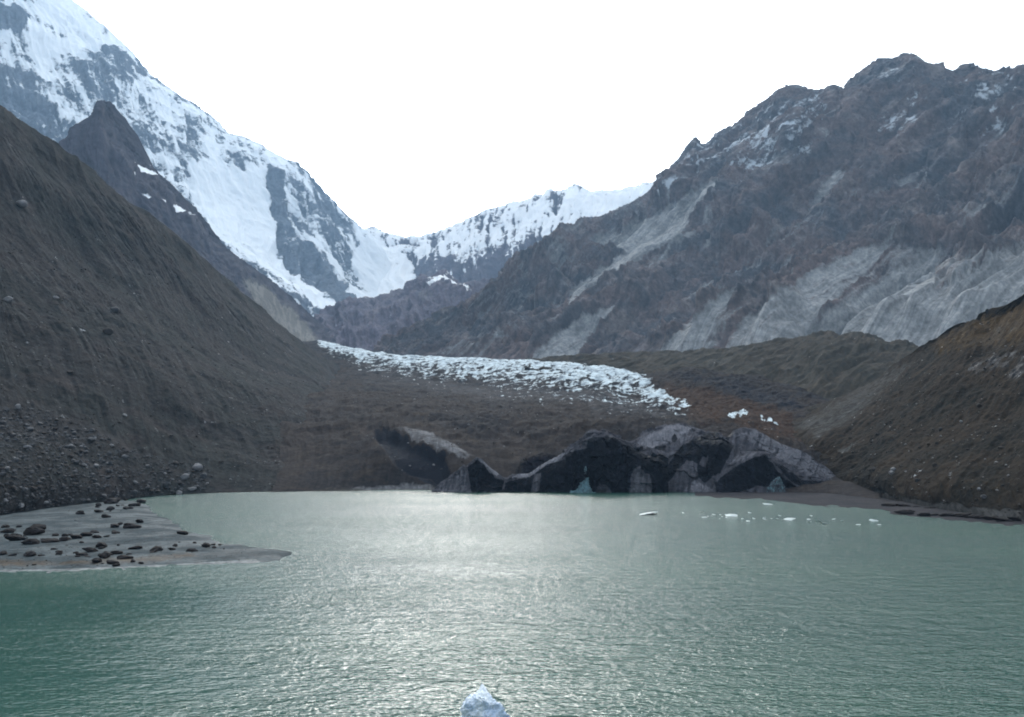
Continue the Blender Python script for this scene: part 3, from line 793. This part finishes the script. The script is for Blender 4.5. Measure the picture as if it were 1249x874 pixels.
def put(name, me, p, s, rz, label, cat, group=None, sc=(1, 1, 1), sink=.3):
    o = bpy.data.objects.new(name, me); COL.objects.link(o)
    o.location = (p[0], p[1], p[2] + s * sc[2] * .7 - s * sc[2] * sink)
    o.scale = (s * sc[0], s * sc[1], s * sc[2]); o.rotation_euler = (random.uniform(-.2, .2), random.uniform(-.2, .2), rz)
    return tag(o, label, cat, group)


# dark rocks stranded on the sand bar: px, py of the foot, width px
SPITROCKS = [
    (6, 646, 14, None), (23, 645.5, 8, None), (10, 652.5, 18, None), (46, 649, 22, None), (40, 655, 26, None), (67, 656.5, 12, None), (18, 662, 24, None), (38, 667, 22, None), (60, 665, 22, None), (78, 663, 16, None),
    (98, 629.5, 15, 'lone rounded dark rock on the upper sand bar, above the long dark rock row'), (92, 660, 18, None), (104, 657, 18, None), (114, 653, 11, None), (118, 659, 12, None),
    (4, 680, 14, None), (14, 682, 12, None), (36, 682, 20, 'big round dark rock near the sand bar edge at the pale sand patch'), (50, 682, 10, None), (72, 680, 15, 'separate dark rock between the round rock and the rock cluster on the sand bar'), (66, 674, 9, None),
    (100, 681, 16, None), (110, 677, 18, None), (124, 671, 20, None), (128, 683, 22, None), (142, 679, 16, None), (152, 684, 20, None), (118, 687, 18, None), (137, 688, 16, None), (162, 686.5, 10, None), (144, 669, 6, None),
    (165, 673.5, 17, 'rounded dark rock above the brown streak, left of its wider neighbour'), (190, 675.5, 22, 'wide dark rock above the orange brown streak of the sand bar'), (210, 674, 11, 'small dark rock between the wide rock and the low flat rock on the spit'),
    (233, 676, 16, 'low flat dark rock near the tip of the sand bar'), (237, 666, 8, None), (251, 670, 14, None), (261, 671.5, 8, None), (260, 666, 7, None), (268, 665.5, 7, None), (273, 673, 4, None),
    (222, 654, 15, 'solitary dark rock on the far waterline of the sand bar'), (170, 640, 14, 'dark flat rock by the inner water channel of the sand bar'), (140, 646, 16, None), (146, 643, 10, None), (160, 647, 22, None), (141, 654, 14, None),
    (135, 624, 14, None), (120, 627, 16, None), (153, 623, 10, None), (129, 633.5, 11, None), (138, 614, 24, 'largest dark boulder heaped where the rubble meets the sand bar'), (120, 618, 10, None), (172, 613, 14, None),
]
rs = random.Random(21)
for cx0, cy0, sx0, sy0, m0 in ((30, 657, 30, 4, 9), (120, 680, 32, 5, 14), (20, 683, 22, 3, 5), (140, 620, 22, 6, 9), (100, 658, 18, 3, 5), (240, 672, 22, 3, 4)):
    for _ in range(m0):
        SPITROCKS.append((min(max(rs.gauss(cx0, sx0), 2), 275), rs.gauss(cy0, sy0), rs.uniform(4, 11), None))
for i, (x, y, w, lab) in enumerate(SPITROCKS):
    p = world_at(x, y)
    s = w * p[1] / F * .44
    p[2] = max(on_surface('sand_beach', x, y)[2], .1)
    put('dark_rock', DARK[i % 5], p, s, random.uniform(0, 6), lab or 'small dark rock among others on the pale sand bar', 'rock', 'dark rocks on the sand bar', sc=(1.15, .95, random.uniform(.6, .9)), sink=.38)

# dark rocks along the right waterline
RIGHTROCKS = [(1085, 618, 15), (1104, 619, 14), (1118, 620, 10), (1135, 621.5, 12), (1154, 621, 9), (1195, 620.5, 7), (1104, 627, 18), (1128, 629.5, 14), (1138, 629, 10), (1155, 630, 16), (1172, 631, 18), (1190, 633, 18), (1206, 634.5, 16),
              (1222, 636.5, 20), (1240, 636, 18), (1225, 631, 12), (1240, 625, 16), (1228, 617, 14), (1222, 624, 8)]
for i, (x, y, w) in enumerate(RIGHTROCKS):
    p = world_at(x, y); p[2] = .15
    put('dark_rock', DARK[(i * 2) % 5], p, w * p[1] / F * .55, random.uniform(-.3, .3), 'low dark rock in the line along the right waterline', 'rock', 'dark rocks along the right shore', sc=(1.25, .8, .5))

# marked boulders on the slopes
MARK = [
    ('left_hillside', 240, 573, 15, 'PALE', 'large pale boulder at the rubble edge on the left slope, uppermost of the pale pair'), ('left_hillside', 226, 584, 12, 'PALE', 'pale flat boulder just below the largest pale boulder of the rubble'),
    ('left_hillside', 152, 508, 8, 'PALE', 'small white boulder alone on the bare slope above the rubble'), ('left_hillside', 22, 497, 9, 'PALE', 'pale boulder at the upper edge of the rubble field'),
    ('left_hillside', 26, 252, 16, 'PALE', 'long pale slab lying high on the left slope'), ('left_hillside', 10, 367, 12, 'PALE', 'pale boulder halfway up the left slope at the picture edge'), ('left_hillside', 68, 365, 9, 'PALE', 'pale stone halfway up the slope, right of the edge boulder'),
    ('left_hillside', 140, 380, 12, 'GREY', 'grey flat slab in the middle of the left slope'), ('left_hillside', 132, 407, 14, 'BROWN', 'dark brown boulder below the grey slab in the middle of the left slope'), ('left_hillside', 86, 456, 9, 'BROWN', 'dark boulder on the left slope above the rubble field'),
    ('left_hillside', 366, 530, 5, 'PALE', 'tiny white stone low on the slope left of the dark hollow'), ('left_hillside', 218, 607, 9, 'PALE', 'pale boulder standing at the waterline below the rubble'),
    ('right_hillside', 1089, 574, 8, 'PALE', 'white boulder low on the right slope, upper of two'), ('right_hillside', 1088, 578, 8, 'PALE', 'white boulder low on the right slope, lower of two'), ('right_hillside', 1066, 574, 9, 'BROWN', 'dark boulder left of the two white boulders on the right slope'),
    ('right_hillside', 1194, 496, 8, 'BROWN', 'dark rock standing alone in the upper right slope'), ('right_hillside', 1147, 525, 7, 'BROWN', 'dark flat rock in the middle of the right slope'), ('right_hillside', 1194, 597, 6, 'PALE', 'pale boulder beside the orange brown streak above the right beach'),
    ('right_hillside', 1200, 607, 8, 'GREY', 'grey rounded boulder just above the right beach'), ('right_hillside', 1118, 587, 7, 'BROWN', 'dark boulder above the gravel hummock near the right beach'), ('right_hillside', 1140, 569, 7, 'BROWN', 'dark boulder below the reddish patch on the right slope'),
    ('right_hillside', 1172, 515, 5, 'PALE', 'pale stone on the right slope below the lone dark rock'),
]
KINDS = {'PALE': PALE, 'GREY': GREY, 'BROWN': BROWN}
for i, (sf, x, y, w, kd, lab) in enumerate(MARK):
    p = on_surface(sf, x, y)
    put('boulder', KINDS[kd][i % 4], p, w * p[1] / F * .5, random.uniform(0, 6), lab, 'boulder')

# rubble field at the foot of the left slope
RUB = [(-30, 500), (20, 497), (60, 500), (110, 520), (150, 545), (200, 560), (245, 565), (262, 580), (250, 597), (200, 604), (120, 611), (60, 618), (0, 627), (-30, 632)]
n = 0
while n < 250:
    x, y = random.uniform(-5, 262), random.uniform(496, 632)
    if poly_sd(np.array([x]), np.array([y]), RUB)[0] < 1: continue
    p = on_surface('left_hillside', x, y)
    w = min(random.lognormvariate(1.55, .38), 11)
    kd = random.choices(['GREY', 'BROWN', 'PALE'], [.56, .28, .16])[0]
    word = {'GREY': 'grey', 'BROWN': 'dark brown', 'PALE': 'pale'}[kd]
    put('boulder', random.choice(KINDS[kd]), p, w * p[1] / F * .55, random.uniform(0, 6), f'{word} angular boulder lying among the rubble at the foot of the left slope', 'boulder', 'boulders in the left rubble field', sc=(random.uniform(.8, 1.25), 1, random.uniform(.6, 1)))
    n += 1


def rubble(name, spots, mat, seed):
    rr = random.Random(seed)
    base = [np.array([v.co[:] for v in m.vertices]) for m in PALE]
    src = rock_mesh('r', mat, seed, 1, 1, .85, .7, .3)
    v0 = np.array([v.co[:] for v in src.vertices]); f0 = np.array([p.vertices[:] for p in src.polygons])
    VV, FF = [], []
    for i, (p, s) in enumerate(spots):
        a = rr.uniform(0, 6.28); R = np.array([[math.cos(a), -math.sin(a), 0], [math.sin(a), math.cos(a), 0], [0, 0, 1]])
        q = (v0 * np.array([rr.uniform(.7, 1.3), rr.uniform(.7, 1.2), rr.uniform(.5, 1.)]) * s) @ R.T + p
        VV.append(q); FF.append(f0 + i * len(v0))
    me = bpy.data.meshes.new(name); me.from_pydata(np.concatenate(VV).tolist(), [], np.concatenate(FF).tolist())
    me.materials.append(mat)
    o = bpy.data.objects.new(name, me); COL.objects.link(o)
    return tag(o, kind='stuff')


def scatter(sf, poly, count, lo, hi, seed, zmin=.1):
    P2, qx, qy, V = SURF[sf]
    sd = poly_sd(qx, qy, poly)
    k = np.argwhere((sd > 0) & (V > 0.003) & (V < 1))
    rg = np.random.default_rng(seed)
    # weight by picture area
    k = k[rg.choice(len(k), count)]
    out = []
    for a, b in k:
        p = P2[a, b] + rg.normal(0, .4, 3) * np.array([1, 1, 0])
        out.append((p, rg.lognormal(math.log(lo), .45) if True else 0))
    return [(p, min(s, hi)) for p, s in out]


rubble('rubble', scatter('left_hillside', RUB, 2600, .42, 1.5, 1), M_rockgrey, 301)
rubble('brown_rubble', scatter('left_hillside', RUB, 900, .45, 1.5, 2), M_rockbrown, 302)
HILLP = [(-20, 300), (120, 280), (260, 380), (420, 470), (500, 590), (260, 600), (200, 560), (60, 500), (-20, 495)]
rubble('slope_debris', scatter('left_hillside', HILLP, 4200, .36, 1.8, 3), M_rockbrown, 303)
rubble('pale_slope_debris', scatter('left_hillside', HILLP, 900, .3, 1.1, 4), M_rockpale, 304)
SP = [(0, 640), (0, 697), (150, 690), (300, 683), (340, 676), (270, 666), (200, 640), (150, 615), (80, 618)]
rubble('beach_pebbles', scatter('sand_beach', SP, 1800, .08, .45, 9), M_rockdark, 309)
RP = [(980, 600), (1060, 480), (1130, 430), (1249, 365), (1260, 635), (1150, 625), (1050, 610)]
rubble('right_slope_debris', scatter('right_hillside', RP, 900, .38, 1.3, 5), M_rockbrown, 305)
rubble('right_pale_debris', scatter('right_hillside', RP, 260, .3, .8, 6), M_rockpale, 306)
GP = [(420, 470), (760, 490), (900, 500), (980, 540), (900, 560), (700, 540), (480, 590), (430, 560)]
rubble('glacier_debris', scatter('glacier_terrain', GP, 1600, .4, 1.8, 7), M_rockbrown, 307)
rubble('glacier_pale_debris', scatter('glacier_terrain', GP, 260, .45, 1.3, 8), M_rockpale, 308)

# the upright dark stone on the skyline of the right slope
p = on_surface('right_hillside', 1204, 382)
put('standing_stone', rock_mesh('standing_stone', M_rockdark, 411, 3, .75, .6, 1.3, .4), p, 1.35, .4, 'small upright dark stone standing on the crest of the right slope', 'stone', sink=-.05)

# ---------------------------------------------------------------- floating ice
FLOES = [(788, 627, 26, 'thin dark edged ice floe floating alone right of the centre of the lake'), (936, 615, 13, 'white ice floe closest to the black ice wedge'), (1066, 635, 13, 'bright ice floe near the right beach'),
         (892, 629, 14, None), (962, 633.5, 15, None), (1006, 638.5, 10, None)]
rf = random.Random(12)
for _ in range(34):
    t = rf.betavariate(1.6, 1.8)
    FLOES.append((840 + 250 * t + rf.gauss(0, 6), 626 + 14 * t + rf.gauss(0, 2.2), min(rf.lognormvariate(1.35, .4), 9), None))
FM = [rock_mesh('ice_floe', M_floe, 500 + i, 3, 1, .9, .16, .5) for i in range(4)]
for i, (x, y, w, lab) in enumerate(FLOES):
    p = world_at(x, y)
    put('ice_floe', FM[i % 4], p, w * p[1] / F * .5, random.uniform(-.3, .3), lab or 'small pale ice floe drifting off the right shore', 'ice floe', 'ice floes on the lake', sc=(1, 1.5, .6), sink=.6)

me = rock_mesh('iceberg', M_berg, 623, 6, 1.05, .95, 1.08, .55, 14)
for v in me.vertices:
    v.co.x += .30 * v.co.z
p = world_at(589, 893)
put('iceberg', me, p, 1.85, .15, 'pale blue ice block poking up from the near water at the picture bottom', 'ice block', sink=.1)

# ---------------------------------------------------------------- air
bpy.ops.mesh.primitive_cube_add(size=1)
hz = bpy.context.object
hz.name = 'haze'; hz.data.name = 'haze'
hz.scale = (18200, 13200, 4200); hz.location = (0, 3500, 2090)
hm = bpy.data.materials.new('haze_air'); hm.use_nodes = True
hn = hm.node_tree; hn.nodes.clear()
ho = hn.nodes.new('ShaderNodeOutputMaterial'); pv = hn.nodes.new('ShaderNodeVolumePrincipled')
pv.inputs['Color'].default_value = (.42, .68, 1.0, 1)
pv.inputs['Density'].default_value = .85e-4
pv.inputs['Anisotropy'].default_value = .0
hn.links.new(pv.outputs[0], ho.inputs['Volume'])
hz.data.materials.append(hm)
tag(hz, kind='stuff')

# ---------------------------------------------------------------- light: bright thin overcast, sun behind the pass
SKY_BASE, SKY_GLOW = .48, 3.9
SUN_EL, SUN_AZ = math.radians(28), math.radians(-4)     # azimuth from +Y towards +X
w = bpy.data.worlds.new('World'); scene.world = w; w.use_nodes = True
nt = w.node_tree; nt.nodes.clear()
out = nt.nodes.new('ShaderNodeOutputWorld')
sky = nt.nodes.new('ShaderNodeTexSky'); sky.sky_type = 'NISHITA'; sky.sun_disc = False
sky.sun_elevation = SUN_EL; sky.sun_rotation = SUN_AZ
sky.dust_density = 3.0; sky.altitude = 2500
b1 = nt.nodes.new('ShaderNodeBackground'); nt.links.new(sky.outputs[0], b1.inputs[0]); b1.inputs[1].default_value = .05
k = NB(nt)
tc = nt.nodes.new('ShaderNodeTexCoord').outputs['Generated']
cl = k.noise(tc, 2.2, 6, .6, .4)
ccol = k.mix(k.ramp(cl, .3, .7), (.97, 1.0, .985), (1.0, 1.0, .97))
b2 = nt.nodes.new('ShaderNodeBackground'); nt.links.new(ccol, b2.inputs[0])
# the thin cloud is brightest round the veiled sun
SUN_DIR = (math.sin(SUN_AZ) * math.cos(SUN_EL), math.cos(SUN_AZ) * math.cos(SUN_EL), math.sin(SUN_EL))
dt = nt.nodes.new('ShaderNodeVectorMath'); dt.operation = 'DOT_PRODUCT'; nt.links.new(tc, dt.inputs[0]); dt.inputs[1].default_value = SUN_DIR
glow = k.math('EXPONENT', k.math('MULTIPLY', k.math('SUBTRACT', dt.outputs['Value'], 1.0), 1 / .20))
nt.links.new(k.math('MULTIPLY_ADD', glow, SKY_GLOW, SKY_BASE), b2.inputs[1])
ad = nt.nodes.new('ShaderNodeAddShader')
nt.links.new(b1.outputs[0], ad.inputs[0]); nt.links.new(b2.outputs[0], ad.inputs[1]); nt.links.new(ad.outputs[0], out.inputs[0])

sd = bpy.data.lights.new('sun', 'SUN'); sd.energy = .8; sd.angle = math.radians(11); sd.color = (1, .96, .9)
so = bpy.data.objects.new('sun', sd); COL.objects.link(so)
tosun = Vector((math.sin(SUN_AZ) * math.cos(SUN_EL), math.cos(SUN_AZ) * math.cos(SUN_EL), math.sin(SUN_EL)))
so.rotation_euler = (-tosun).to_track_quat('-Z', 'Y').to_euler()
so.location = (0, 100, 500)
